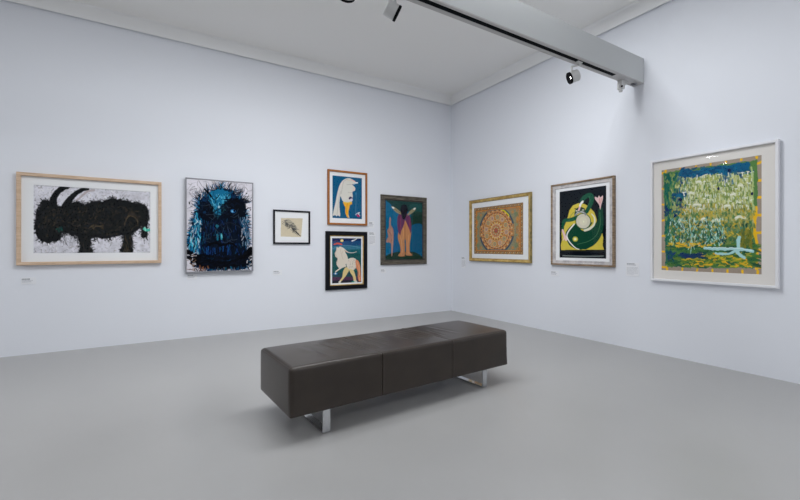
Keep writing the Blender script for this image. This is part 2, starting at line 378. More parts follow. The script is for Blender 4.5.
    A.ell(180, 255, 7, 7, (30, 90, 110)); A.line([(180, 295), (182, 318)], 8, (20, 100, 122), False); A.line([(198, 292), (200, 314)], 8, (40, 130, 150), False); A.line([(201, 296), (203, 308)], 4, (110, 190, 198), False)
    A.line([(135, 345), (170, 332), (205, 345), (245, 335), (270, 350)], 10, (3, 4, 8))
    for x in range(120, 262, 8): A.line([(x, 355+A.r.uniform(-6, 4)), (x+A.r.uniform(-3, 3), 385+A.r.uniform(-12, 8))], A.r.uniform(2, 4), A.r.choice([(14, 48, 104), (18, 66, 124), (10, 30, 70), (4, 8, 16)]), False, .9)
    # cheeks
    A.scrib(120, A.inpoly([(80, 190), (108, 220), (100, 340), (80, 380), (48, 350), (56, 270)]), [(30, 130, 165), (80, 176, 196), (14, 96, 138), (10, 60, 96), (170, 190, 200), (6, 14, 26)], (12, 34), (2, 5), (1.3, 2.1), (.5, .95))
    A.scrib(110, A.inpoly([(290, 215), (325, 205), (336, 300), (330, 350), (305, 330), (300, 260)]), [(120, 140, 158), (70, 104, 128), (16, 80, 112), (150, 156, 168), (6, 12, 20), (6, 30, 60)], (10, 30), (2, 5), (1.2, 2.0), (.5, .9))
    A.scrib(50, rect(90, 150, 320, 330), [(8, 12, 20), (50, 60, 74)], (20, 60), (1, 2.5), (0, 3.1), (.5, .9), 1)
    # jaw sweep
    A.rough(6, 24, 9); A.line([(36, 378), (80, 402), (150, 428), (220, 436), (290, 415), (345, 372)], 34, (4, 5, 9)); A.line([(34, 392), (70, 420), (120, 445)], 14, (5, 6, 9)); A.line([(60, 425), (200, 448), (325, 430)], 22, (6, 8, 14), al=.85)
    A.scrib(110, rect(60, 390, 325, 445), DK, (20, 60), (3, 9), (-.4, .4)); A.scrib(30, rect(36, 370, 350, 425), DK, (12, 30), (2, 5), (-.9, .9))
    A.scrib(60, rect(70, 436, 335, 460), [(10, 44, 80), (16, 84, 112), (110, 116, 130), (6, 8, 14), (6, 8, 14)], (10, 24), (2, 4), (1.4, 1.75)); A.scrib(12, rect(95, 436, 140, 458), [(120, 76, 46), (90, 60, 44)], (8, 20), (2, 4), (1.4, 1.75))
    A.scrib(30, rect(34, 385, 66, 460), [(190, 188, 196), (12, 14, 18), (130, 104, 84)], (8, 26), (2, 4), (-.4, 1.8)); A.scrib(16, rect(318, 415, 348, 458), [(190, 188, 196), (30, 90, 120), (12, 14, 18)], (8, 22), (2, 4), (.4, 1.8))
    for x, y in ((337, 180), (322, 100), (55, 160), (48, 148), (330, 350), (40, 345), (60, 190), (300, 96)): A.ell(x, y, 3.5, 3, (6, 10, 18))
    return A

def art_sketch():
    Q = [(27*1, 0), (1, 0), (1, 1), (0, 1)]
    A = Art(100, 90, [(0, 0), (100, 0), (100, 90), (0, 90)], (226, 226, 230))
    A.poly([(2, 3), (97, 1), (90, 88), (1, 87)], (196, 184, 160), False)
    A.a *= (.95+.1*fnoise(A.h, A.w, 14, 2)[..., None]); A.rough(1.5, 18)
    A.poly([(18, 14), (38, 8), (62, 30), (70, 48), (60, 56), (40, 42), (22, 34)], (120, 118, 112), al=.5)
    for i in range(46):
        t = A.r.random(); x, y = 16+t*44, 12+t*42; a = A.r.choice([.2, 2.6, -.5, 1.2])+A.r.uniform(-.5, .5); L = A.r.uniform(8, 22)
        A.line([(x, y), (x+L*math.cos(a), y+L*math.sin(a))], A.r.uniform(1, 2.6), A.r.choice([(40, 44, 50), (70, 74, 80), (100, 98, 96), (24, 26, 32)]), False, .8)
    A.line([(50, 50), (66, 64), (84, 80)], 4.5, (26, 28, 34), al=.95); A.line([(56, 46), (88, 84)], 2, (50, 52, 56)); A.line([(44, 54), (76, 80)], 1.6, (70, 70, 72))
    return A

def art_bird():
    Q = [(64, 77), (288, 98), (286, 420), (62, 407)]
    A = Art(150, 210, Q, (4, 80, 118)); A.a *= (.93+.14*fnoise(A.h, A.w, 9, 12)[..., None]); A.rough(.8, 20)
    W = (202, 198, 190)
    A.poly([(150, 110), (185, 99), (212, 108), (236, 124), (232, 138), (212, 148), (222, 158), (236, 176), (232, 196), (214, 206), (216, 240), (212, 274), (196, 282), (160, 288), (138, 272), (124, 240), (116, 300), (118, 345), (122, 386), (116, 394), (104, 386), (94, 393), (82, 384), (68, 388), (70, 360), (86, 290), (104, 200), (122, 146)], W)
    A.line([(180, 106), (152, 122), (140, 160), (130, 220)], 2.5, (160, 154, 146)); A.line([(126, 200), (110, 280), (98, 380)], 2.5, (166, 160, 152))
    A.line([(172, 150), (200, 148), (216, 150)], 2.5, (150, 144, 140)); A.line([(206, 112), (224, 120), (236, 128)], 6, (214, 170, 160))
    A.line([(216, 206), (196, 212), (180, 208)], 2.5, (160, 150, 144)); A.ell(224, 184, 9, 14, (212, 190, 180), .7); A.line([(168, 112), (196, 118)], 3, (210, 180, 90), al=.6)
    A.ell(246, 135, 11, 6, (214, 232, 238)); A.line([(222, 146), (240, 140)], 4, (200, 214, 220), False)
    A.poly([(186, 262), (190, 246), (202, 242), (214, 252), (214, 266)], (58, 44, 76)); A.poly([(196, 262), (214, 258), (212, 278), (198, 278)], (196, 190, 205))
    Y = (222, 160, 42)
    A.poly([(144, 283), (178, 286), (206, 280), (210, 300), (196, 306), (190, 330), (182, 370), (188, 400), (176, 404), (160, 370), (160, 330), (150, 305)], Y)
    A.line([(176, 292), (170, 330), (168, 368)], 3, (196, 120, 30)); A.line([(150, 290), (206, 288)], 5, (236, 190, 80)); A.line([(180, 384), (188, 404)], 5, (200, 190, 170), False)
    A.line([(244, 208), (240, 290), (238, 388)], 2.5, (70, 120, 150)); A.ell(240, 220, 4, 12, (40, 110, 150))
    A.line([(236, 384), (250, 372), (268, 366), (252, 386)], 4, (206, 206, 214)); A.poly([(244, 384), (262, 382), (272, 394), (262, 402), (248, 394)], (170, 40, 96)); A.line([(258, 372), (270, 392)], 3, (225, 220, 226), False)
    return A

def art_centaur():
    Q = [(76, 78), (300, 86), (298, 415), (74, 420)]
    A = Art(150, 220, Q, (26, 78, 84))
    for y0, y1, c in ((70, 104, (16, 34, 78)), (104, 140, (28, 70, 112)), (140, 168, (48, 104, 128)), (168, 200, (30, 88, 96)), (200, 340, (24, 76, 76)), (340, 372, (32, 66, 76)), (372, 396, (76, 46, 72)), (396, 425, (30, 30, 44))):
        A.poly([(60, y0), (320, y0), (320, y1), (60, y1)], c, False)
    A.a *= (.88+.24*fnoise(A.h, A.w, 14, 4)[..., None]); A.rough(.8, 20)
    A.line([(80, 160), (140, 138), (220, 140), (300, 160)], 5, (90, 140, 160), al=.6)
    A.ell(152, 100, 12, 10, (226, 186, 96)); A.ell(152, 98, 6, 5, (240, 222, 170))
    A.line([(230, 104), (248, 98), (266, 88)], 11, (206, 206, 200), wd2=4); A.line([(92, 112), (104, 98), (122, 98)], 4, (90, 60, 80))
    A.line([(94, 127), (120, 122), (150, 128)], 9, (206, 84, 58)); A.line([(108, 112), (136, 116)], 5, (130, 70, 70))
    W = (206, 196, 182)
    A.poly([(112, 148), (124, 152), (138, 144), (152, 150), (168, 160), (178, 190), (190, 212), (196, 240), (188, 262), (176, 284), (152, 300), (132, 306), (114, 284), (110, 262), (118, 234), (102, 218), (98, 190), (108, 172)], W)
    A.line([(108, 176), (100, 196), (114, 222), (118, 244), (112, 270)], 2.2, (166, 140, 124)); A.line([(160, 176), (150, 206), (160, 240)], 2.2, (180, 156, 140)); A.line([(140, 166), (146, 200)], 2, (180, 156, 140))
    A.line([(165, 160), (190, 182), (212, 192), (240, 192), (262, 186)], 6, W, wd2=3)
    A.line([(172, 176), (196, 190)], 4, (190, 150, 130), False)
    A.poly([(184, 256), (205, 236), (236, 230), (262, 248), (268, 276), (256, 306), (232, 326), (206, 322), (190, 300)], W)
    A.scrib(26, rect(196, 245, 258, 312), [(170, 96, 84), (110, 90, 86), (80, 60, 60)], (3, 8), (1.5, 3))
    A.line([(178, 290), (150, 300), (122, 318), (106, 328)], 12, W, wd2=8); A.line([(118, 322), (102, 334)], 6, (214, 206, 190), False)
    Yc = (206, 184, 128)
    A.poly([(180, 300), (204, 316), (190, 350), (162, 386), (140, 408), (130, 404), (152, 372), (160, 330)], Yc); A.poly([(206, 316), (236, 322), (250, 356), (258, 404), (242, 408), (232, 370), (214, 340)], Yc)
    A.poly([(124, 408), (140, 398), (142, 412), (128, 416)], (206, 200, 192)); A.poly([(236, 402), (262, 402), (264, 412), (240, 412)], (200, 196, 186))
    A.poly([(256, 250), (276, 256), (290, 300), (292, 350), (296, 400), (280, 408), (272, 380), (270, 330), (258, 300)], (204, 130, 92)); A.line([(264, 260), (280, 310), (284, 400)], 2.5, (230, 180, 140)); A.line([(270, 330), (292, 396)], 2, (150, 84, 70), False)
    A.ell(102, 346, 15, 8, (36, 110, 170)); A.ell(102, 345, 6, 5, (226, 220, 190)); A.ell(234, 410, 12, 6, (46, 126, 116))
    A.line([(262, 130), (286, 190), (296, 230)], 2, (60, 120, 130)); A.ell(284, 132, 6, 3, (60, 60, 120))
    return A

def art_winged():
    Q = [(56, 62), (286, 78), (285, 448), (55, 450)]
    A = Art(170, 260, Q, (10, 82, 112)); A.rough(1, 14)
    A.poly([(50, 60), (84, 62), (100, 110), (140, 140), (138, 230), (100, 260), (100, 400), (96, 460), (50, 460)], (14, 96, 134), al=.9)
    A.poly([(74, 62), (290, 76), (290, 240), (215, 230), (212, 150), (190, 136), (120, 130), (88, 90)], (22, 56, 54))
    A.poly([(210, 92), (290, 96), (290, 140), (240, 150), (216, 140)], (24, 74, 72), al=.8); A.poly([(232, 142), (290, 150), (290, 225), (250, 235), (225, 215)], (20, 50, 42), al=.9)
    A.poly([(210, 240), (290, 236), (290, 455), (240, 430), (215, 380)], (12, 80, 114)); A.poly([(100, 240), (135, 250), (140, 360), (120, 400), (100, 420)], (18, 84, 128))
    A.poly([(50, 432), (110, 402), (230, 400), (290, 440), (290, 460), (50, 460)], (22, 50, 40)); A.a *= (.86+.28*fnoise(A.h, A.w, 16, 4, 1.4)[..., None])
    A.line([(104, 90), (98, 240), (104, 400)], 2.5, (30, 60, 90), al=.6); A.line([(220, 150), (226, 400)], 2, (50, 110, 130), al=.5)
    A.rough(.8, 24)
    SK = (176, 122, 82)
    A.poly([(84, 172), (90, 190), (90, 225), (104, 255), (106, 310), (102, 370), (98, 420), (92, 422), (90, 350), (78, 338), (62, 336), (66, 312), (74, 300), (68, 262), (78, 240), (80, 200)], (158, 118, 104)); A.line([(74, 262), (96, 300), (92, 330)], 2.5, (120, 84, 76)); A.line([(90, 250), (98, 320), (96, 400)], 2, (190, 150, 130))
    A.poly([(168, 200), (150, 240), (134, 280), (134, 320), (146, 360), (148, 400), (134, 424), (170, 426), (174, 390), (174, 320), (180, 320), (182, 390), (182, 420), (222, 422), (206, 400), (206, 350), (212, 300), (214, 262), (196, 235), (182, 200)], SK)
    A.line([(176, 215), (177, 320)], 3, (130, 82, 56), False); A.line([(150, 300), (158, 370), (160, 410)], 2.5, (206, 152, 104)); A.line([(200, 290), (194, 360), (196, 410)], 2.5, (206, 152, 104)); A.line([(168, 250), (164, 320)], 5, (196, 140, 92), False)
    A.scrib(12, rect(140, 405, 216, 424), [(196, 140, 100), (140, 90, 60)], (6, 14), (2, 3))
    PU = (94, 50, 84)
    A.poly([(144, 152), (166, 158), (176, 190), (168, 230), (154, 262), (146, 290), (134, 262), (128, 215), (132, 170)], PU); A.poly([(182, 158), (200, 156), (212, 190), (216, 240), (210, 280), (204, 256), (192, 225), (180, 195)], PU)
    A.line([(150, 170), (146, 270)], 3, (140, 60, 84), al=.8); A.line([(202, 175), (208, 260)], 3, (140, 60, 84), al=.8); A.line([(158, 165), (160, 235)], 2.5, (60, 34, 70), al=.9)
    A.poly([(92, 104), (106, 106), (134, 126), (154, 148), (150, 156), (124, 144), (104, 124)], (140, 128, 98)); A.poly([(244, 114), (230, 116), (206, 136), (192, 158), (200, 162), (222, 146), (240, 130)], (134, 128, 100))
    A.ell(104, 114, 9, 5, (220, 222, 215), ang=.6); A.ell(236, 120, 8, 5, (214, 216, 210), ang=-.7); A.line([(110, 120), (148, 148)], 2, (90, 80, 60), False)
    A.poly([(150, 112), (160, 96), (176, 92), (190, 104), (194, 130), (186, 160), (176, 186), (164, 188), (156, 165), (150, 140)], (12, 14, 26)); A.line([(166, 100), (162, 170)], 2, (34, 36, 56), False)
    return A

def art_mandala():
    Q = [(57, 124), (367, 88), (368, 418), (56, 416)]
    A = Art(290, 215, Q, (150, 112, 70)); h, w_ = A.h, A.w
    u = (A.xx/w_-.482)*1.33; v = A.yy/h-.515; r = np.hypot(u, v); th = np.arctan2(v, u)
    rs = np.random.RandomState(4)
    pal = lin([(176, 104, 48), (196, 146, 84), (86, 108, 96), (158, 84, 58), (210, 178, 120), (60, 84, 120), (120, 128, 84), (188, 124, 60), (150, 132, 104), (96, 72, 60)])
    nz = (fnoise(h, w_, 60, 1, .75, 2)*pal.shape[0]*1.35).astype(int) % 10
    A.a = pal[nz]*.5+lin((168, 122, 74))*.5
    def ring(r0, r1, cols, n, mix=.85, ph=0):
        m = (r >= r0) & (r < r1); k = np.floor((th+math.pi+ph)/(2*math.pi)*n).astype(int) % len(cols)
        c = lin(cols)[k]; A.a[m] = A.a[m]*(1-mix)+c[m]*mix
    O = (196, 122, 52); G = (92, 124, 96); B = (22, 66, 92); P = (186, 150, 116); R = (150, 72, 56); D = (84, 60, 52); Y = (206, 176, 70); T = (214, 186, 140)
    ring(.405, .43, [O, D, O, T], 90); ring(.375, .405, [P, O], 120, .7); ring(.35, .375, [D, O, R], 90); ring(.335, .35, [T, P], 60, .8)
    ring(.215, .335, [G, P, O, R, P, T], 36, .35)
    for k in range(12):
        a = k*math.pi/6+.13; cx, cy = .275*math.cos(a), .275*math.sin(a); dd = np.hypot(u-cx, v-cy)
        for R_, c in ((.062, O), (.052, T), (.043, G if k % 2 else (150, 130, 136)), (.026, P), (.013, R)): A.a[dd < R_] = lin(c)*.8+A.a[dd < R_]*.2
    ring(.20, .215, [O, T], 80); ring(.185, .20, [D, O], 50); ring(.15, .185, [O, Y, T, R], 64, .8); ring(.135, .15, [T], 1, .8)
    ring(.105, .135, [P, (176, 130, 120), O], 40, .8); ring(.09, .105, [R, O], 40); ring(.06, .09, [T, P, G], 28, .75); ring(.04, .06, [O, R], 16); ring(0, .04, [(176, 92, 84), (120, 70, 70)], 6)
    # corner arcs, green fields, borders
    ax, ay = np.abs(u), np.abs(v)
    m = (r > .44) & (r < .482) & (ax > .25) & (ay > .12); A.a[m] = lin(B)*.85+A.a[m]*.15
    m = (r > .43) & (r < .455) & (v < -.2) & (u > .05) & (u < .35); A.a[m] = lin((200, 190, 40))
    m = (r > .475) & (ax < .52) & (ay < .40); A.a[m] = A.a[m]*.5+lin((100, 132, 112))*.5
    X = A.xx/w_; Yy = A.yy/h
    e = np.minimum(np.minimum(X, 1-X)*1.33, np.minimum(Yy, 1-Yy))
    m = (e > .07) & (e < .085); A.a[m] = lin(O)
    m = (e > .085) & (e < .10) & ((ax < .26) | (ay > .5)); A.a[m] = lin((36, 84, 104))*.8+A.a[m]*.2
    k = (np.floor(X*54)+np.floor(Yy*40)).astype(int) % 4; bc = lin([(170, 128, 80), (116, 84, 60), (190, 156, 108), (96, 98, 92)])[k]
    m = (e > .015) & (e < .055); A.a[m] = bc[m]
    m = (e <= .015) | ((e > .055) & (e < .065)); A.a[m] = lin((112, 82, 54))
    for sx in (-1, 1):
        for sy in (-1, 1):
            for dx, dy, q, c in ((.52, .30, .05, G), (.55, .20, .035, O), (.53, .10, .03, (110, 140, 110)), (.43, .35, .03, O)):
                d2 = np.hypot(u-sx*dx, v-sy*dy); A.a[d2 < q] = lin(c)*.6+A.a[d2 < q]*.4
    A.a *= (.82+.36*rs.rand(h//2+1, w_//2+1).repeat(2, 0).repeat(2, 1)[:h, :w_])[..., None]
    return A

def art_dancer():
    Q = [(62, 92), (304, 58), (298, 442), (58, 436)]
    A = Art(180, 250, Q, (9, 16, 24)); A.rough(.6, 14)
    Y = (196, 178, 66); G = (14, 62, 44); G2 = (20, 78, 56); PK = (212, 180, 178)
    A.poly([(68, 396), (66, 370), (72, 345), (70, 300), (90, 262), (104, 222), (112, 190), (130, 164), (158, 152), (190, 156), (215, 172), (240, 200), (252, 240), (240, 290), (274, 290), (284, 330), (280, 370), (286, 394)], Y, False)
    A.line([(272, 184), (271, 240), (262, 300), (232, 345), (190, 368)], 20, G, wd2=46)
    A.poly([(150, 262), (182, 296), (232, 268), (262, 240), (276, 250), (268, 310), (240, 356), (196, 388), (150, 392), (112, 372), (96, 340), (92, 310), (104, 286), (130, 262)], G)
    A.line([(268, 200), (268, 262), (248, 318), (208, 350), (150, 366)], 2.5, (70, 122, 84), al=.8)
    A.line([(176, 142), (190, 122), (215, 110), (228, 120), (224, 150), (208, 182), (200, 196)], 22, G2, wd2=20); A.line([(214, 116), (218, 140), (204, 170)], 2.5, (60, 120, 84), al=.7)
    A.line([(152, 226), (120, 238), (86, 244), (78, 270), (78, 300)], 22, G2, wd2=12); A.line([(140, 236), (100, 246), (86, 262)], 2, (60, 120, 84), al=.7)
    A.line([(76, 292), (84, 316), (94, 340)], 10, PK, wd2=16); A.line([(86, 322), (78, 345)], 4, PK, False)
    A.line([(136, 262), (112, 290), (98, 320), (110, 352), (140, 384), (158, 392)], 7, (222, 222, 216), wd2=4); A.line([(140, 266), (118, 294), (106, 322), (120, 350)], 6, G)
    A.line([(190, 292), (216, 284), (238, 262), (240, 230), (226, 208)], 14, (206, 204, 184), wd2=4); A.line([(184, 286), (210, 276), (226, 254)], 6, G)
    A.ell(182, 246, 40, 42, (60, 90, 50)); A.ell(182, 246, 36, 38, (196, 190, 172)); A.ell(182, 246, 20, 22, (206, 200, 178), .8); A.ell(184, 248, 4, 5, (226, 220, 190))
    A.ell(140, 339, 14, 14, (150, 160, 60)); A.ell(140, 339, 10, 10, (214, 200, 90)); A.ell(140, 339, 5.5, 5.5, (230, 222, 196))
    A.poly([(138, 218), (140, 196), (150, 178), (172, 172), (190, 182), (194, 208), (170, 202), (154, 206)], (40, 62, 50)); A.line([(142, 214), (162, 200), (184, 200), (196, 212)], 9, (132, 134, 134)); A.line([(148, 204), (166, 196), (186, 200)], 2.5, (206, 206, 206))
    A.line([(142, 192), (162, 196), (188, 184)], 4, (96, 110, 96)); A.line([(140, 180), (156, 186)], 4, (30, 50, 40), False); A.line([(174, 184), (190, 180)], 4, (30, 50, 40), False); A.ell(150, 192, 5, 3, (206, 206, 190)); A.ell(182, 188, 5, 3, (206, 206, 190))
    A.line([(160, 188), (166, 172), (168, 160)], 9, (216, 176, 182)); A.poly([(162, 164), (172, 144), (184, 138), (184, 148), (174, 160), (170, 172)], (222, 216, 214)); A.line([(134, 200), (122, 214), (112, 232)], 4, (90, 110, 70), al=.6)
    A.poly([(270, 186), (264, 160), (244, 130), (246, 118), (258, 124), (264, 112), (272, 122), (284, 112), (284, 134), (276, 160)], PK); A.line([(266, 150), (268, 126)], 3, (196, 130, 126), False); A.line([(272, 152), (278, 128)], 3, (200, 140, 132), False)
    A.poly([(58, 396), (300, 396), (300, 445), (56, 440)], (8, 14, 22), False); A.line([(76, 425), (180, 428), (282, 427)], 5, (118, 126, 124), al=.9); A.line([(68, 402), (290, 402)], 2, (40, 44, 40), False)
    return A

def art_abstract():
    Q = [(25, 85), (385, 30), (380, 463), (20, 447)]
    A = Art(350, 350, Q, (150, 136, 122)); A.a *= (.92+.16*fnoise(A.h, A.w, 50, 3)[..., None]); A.rough(3, 26)
    YE = (226, 172, 30)
    for t in np.linspace(.03, .97, 7):
        A.line([(23-2*t, 85+362*t), (38, 85+362*t)], 7, YE, False); A.line([(364, 48+400*t), (386-4*t, 44+405*t)], 8, YE, False)
        A.line([(30+345*t, 92-54*t), (30+345*t, 81-53*t)], 8, YE, False); A.line([(30+345*t, 438+13*t), (30+345*t, 450+14*t)], 8, YE, False)
    A.rough(5, 30, 3)
    A.poly([(32, 98), (120, 80), (220, 66), (330, 52), (368, 48), (366, 200), (360, 300), (362, 440), (250, 438), (120, 436), (36, 430), (34, 250)], (82, 122, 66), False)
    A.poly([(36, 100), (62, 96), (58, 300), (62, 420), (36, 424)], (26, 92, 82), False); A.rough(2.5, 40)
    A.line([(362, 220), (356, 300), (364, 360), (360, 440)], 9, YE); A.line([(360, 236), (352, 262)], 8, YE, False)
    G1 = [(146, 156, 88), (176, 180, 112), (122, 142, 76), (196, 200, 152), (104, 132, 66), (156, 166, 84), (190, 190, 126)]
    bands = [
        (rect(60, 100, 352, 225), G1, 1500, (5, 14), (3.5, 8), (1.2, 1.95)),
        (rect(60, 205, 352, 300), [(128, 140, 72), (156, 150, 70), (174, 172, 116), (76, 114, 68), (176, 156, 66), (150, 156, 100)], 900, (5, 13), (3.5, 7), (1.0, 2.1)),
        (rect(50, 270, 345, 352), [(56, 104, 68), (40, 90, 66), (112, 130, 68), (158, 148, 60), (66, 124, 106), (26, 72, 56), (96, 120, 60)], 800, (5, 14), (3, 7), (1.0, 2.1)),
        (rect(40, 355, 358, 432), [(40, 94, 54), (54, 106, 54), (68, 114, 50), (30, 82, 60), (90, 118, 44), (30, 74, 50)], 460, (12, 36), (4, 8), (-.25, .25)),
        (rect(38, 95, 84, 345), [(22, 88, 86), (16, 84, 74), (70, 126, 76), (120, 144, 76), (36, 110, 76)], 240, (6, 18), (4, 7), (1.2, 1.9))]
    for reg, cols, n, L, wd, an in bands: A.scrib(n, reg, cols, L, wd, an, (.6, 1), .15)
    T1 = [(16, 84, 122), (20, 100, 134), (12, 66, 104)]
    A.rough(5, 24, 5); A.line([(95, 96), (140, 100), (200, 86), (260, 79), (330, 68)], 22, (16, 86, 122)); A.rough(2.5, 40)
    A.scrib(90, rect(85, 76, 335, 100), T1, (8, 24), (4, 8), (-.5, .6)); A.scrib(34, rect(75, 95, 125, 190), T1+[(60, 120, 90)], (6, 16), (4, 8), (1.3, 1.9)); A.scrib(30, rect(236, 82, 285, 128), T1, (8, 18), (4, 7), (1.3, 1.9)); A.scrib(20, rect(62, 170, 100, 180), T1, (8, 18), (4, 7), (-.3, .3))
    A.scrib(34, rect(66, 190, 104, 248), [(14, 40, 90), (12, 52, 96), (18, 84, 100), (20, 100, 80), (150, 160, 100)], (5, 14), (4, 8)); A.scrib(14, rect(36, 222, 50, 250), [(14, 44, 96)], (5, 12), (4, 8))
    W = [(204, 208, 186), (214, 216, 204), (190, 196, 160), (224, 226, 216), (176, 190, 160)]
    for row in range(8):                       # rows of short pale upright dabs
        for c in range(24):
            x = 104+c*10.5+A.r.uniform(-3, 3); y = 112+row*17-(x-100)*.08+A.r.uniform(-5, 5)
            if A.r.random() < .9: A.line([(x, y), (x+A.r.uniform(-2, 2), y+A.r.uniform(6, 13))], A.r.uniform(2, 4.5), A.r.choice(W), False, A.r.uniform(.55, .95))
            if A.r.random() < .3: A.line([(x-4, y), (x+A.r.uniform(3, 8), y+A.r.uniform(-2, 2))], A.r.uniform(2, 4), A.r.choice(W), False, .8)
    A.scrib(160, rect(110, 105, 350, 330), [(74, 98, 46), (90, 108, 44), (48, 80, 56), (60, 84, 60)], (4, 12), (1.5, 3), (1.1, 2.0), (.5, .9))
    for x, y, L in ((140, 210, 24), (208, 266, 22), (165, 262, 16), (288, 256, 32), (272, 172, 16), (150, 128, 16), (250, 215, 18), (300, 140, 14), (124, 168, 16)): A.line([(x, y+3), (x+L*.5, y-3), (x+L, y+2)], 9, (200, 202, 172)); A.line([(x, y), (x+L, y-2)], 3, (230, 228, 212), False)
    A.line([(346, 75), (352, 120), (348, 170), (352, 225)], 5, (170, 190, 130), al=.8)
    A.scrib(230, rect(50, 255, 250, 350), [(150, 200, 190), (176, 212, 202), (104, 168, 156), (200, 220, 210), (80, 146, 130)], (4, 12), (2, 4.5), (.9, 2.3), (.55, .95))
    for (x1, y1, x2, y2) in ((122, 262, 126, 385), (138, 268, 118, 372), (108, 300, 140, 370), (190, 300, 238, 348), (232, 306, 200, 352)): A.line([(x1, y1), ((x1+x2)/2+5, (y1+y2)/2), (x2, y2)], 3, (156, 202, 192), al=.8)
    A.scrib(110, rect(60, 225, 345, 350), [(190, 164, 56), (200, 172, 60), (174, 150, 44)], (4, 12), (2.5, 5), al=(.6, .9)); A.scrib(70, rect(50, 250, 240, 350), [(24, 76, 62), (34, 96, 70), (16, 60, 70)], (6, 16), (3, 5), (1.1, 2.0))
    A.scrib(60, rect(300, 295, 348, 360), [(112, 112, 36), (136, 128, 44), (80, 96, 40)], (8, 20), (4, 7), (1.3, 1.8), (.7, 1))
    A.scrib(40, rect(40, 348, 200, 362), [YE, (206, 176, 50)], (5, 14), (3, 5), (-.3, .3)); A.scrib(130, rect(90, 385, 330, 432), [YE, (196, 180, 40), (166, 160, 44), (120, 140, 44)], (6, 20), (2.5, 5), (-.3, .3))
    A.scrib(50, rect(80, 386, 165, 402), [(16, 40, 92), (12, 56, 84)], (10, 26), (3, 7), (-.2, .2)); A.scrib(20, rect(40, 376, 62, 405), [(18, 50, 110), (14, 44, 96), (16, 70, 80)], (5, 12), (4, 7))
    LB = (158, 200, 200)
    A.line([(175, 366), (230, 370), (300, 370), (348, 378)], 9, LB); A.line([(300, 328), (296, 352), (298, 372)], 12, LB); A.line([(216, 385), (260, 388), (282, 378), (292, 372)], 7, LB); A.line([(290, 378), (302, 390), (318, 402)], 9, LB); A.line([(180, 364), (290, 367), (345, 375)], 3, (196, 222, 220))
    for x, y in ((228, 152), (268, 86), (348, 170), (92, 192)): A.ell(x, y, 5, 6, (18, 30, 66))
    return A

def paint_mesh(name, A, x0, x1, z0, z1, y, parent, thick=0.004, albedo_gain=1/0.80):
    """artwork sheet/canvas: a thin slab whose front is a colour grid; local x right, z up, front faces -y"""
    h, w_ = A.h, A.w
    X, Z = np.meshgrid(np.linspace(x0, x1, w_), np.linspace(z1, z0, h))
    co = np.stack([X.ravel(), np.full(h*w_, y), Z.ravel()], 1)
    i = np.arange(h*w_).reshape(h, w_)
    q = np.stack([i[:-1, :-1], i[1:, :-1], i[1:, 1:], i[:-1, 1:]], -1).reshape(-1, 4)
    b = h*w_
    back = np.array([(x0, y+thick, z1), (x1, y+thick, z1), (x1, y+thick, z0), (x0, y+thick, z0)])
    co = np.vstack([co, back])
    faces = [list(map(int, r)) for r in q]
    tl, tr, br, bl = 0, w_-1, h*w_-1, (h-1)*w_
    faces.append([b, b+1, b+2, b+3])
    faces.append([int(k) for k in i[0, :]]+[b+1, b]); faces.append([int(k) for k in i[:, -1]]+[b+2, b+1])
    faces.append([int(k) for k in i[-1, ::-1]]+[b+3, b+2]); faces.append([int(k) for k in i[::-1, 0]]+[b, b+3])
    me = bpy.data.meshes.new(name); me.from_pydata(co.tolist(), [], faces); me.update()
    at = me.color_attributes.new('paint', 'FLOAT_COLOR', 'POINT')
    c = np.ones((len(co), 4)); c[:b, :3] = np.clip(A.a.reshape(-1, 3)*albedo_gain, 0, .88); c[b:, :3] = .6
    at.data.foreach_set('color', c.ravel().astype(np.float32))
    return link(name, me, parent, [M['paint']])

# ------------------------------------------------------------------ picture builder
def rail_frame(name, W, H, prof, mats, parent):
    """mitred moulding; prof = [(inset from outer edge, depth off the wall, material index of the band that follows)]; origin at bottom centre"""
    bm = bmesh.new(); rings = []
    for t, d, mi in prof:
        rings.append([bm.verts.new(p) for p in ((-W/2+t, -d, t), (W/2-t, -d, t), (W/2-t, -d, H-t), (-W/2+t, -d, H-t))])
    n = len(prof)
    for k in range(n):
        a, b = rings[k], rings[(k+1) % n]
        for j in range(4):
            f = bm.faces.new((a[j], a[(j+1) % 4], b[(j+1) % 4], b[j])); f.material_index = prof[k][2]
    return from_bm(name, bm, mats, parent)
def mat_board(W, H, inner, d, m, parent, t0, name='mat_board'):
    """board filling the frame with a bevelled window; inner = (x0,x1,z0,z1)"""
    x0, x1, z0, z1 = inner; bm = bmesh.new(); e = 0.003
    R = []
    for (a0, a1, b0, b1, dd) in ((-W/2+t0, W/2-t0, t0, H-t0, d), (x0-e, x1+e, z0-e, z1+e, d), (x0, x1, z0, z1, d-0.003), (x0, x1, z0, z1, d-0.006), (-W/2+t0, W/2-t0, t0, H-t0, d-0.006)):
        R.append([bm.verts.new(p) for p in ((a0, -dd, b0), (a1, -dd, b0), (a1, -dd, b1), (a0, -dd, b1))])
    for k in range(5):
        a, b = R[k], R[(k+1) % 5]
        for j in range(4): bm.faces.new((a[j], a[(j+1) % 4], b[(j+1) % 4], b[j]))
    return from_bm(name, bm, m, parent)
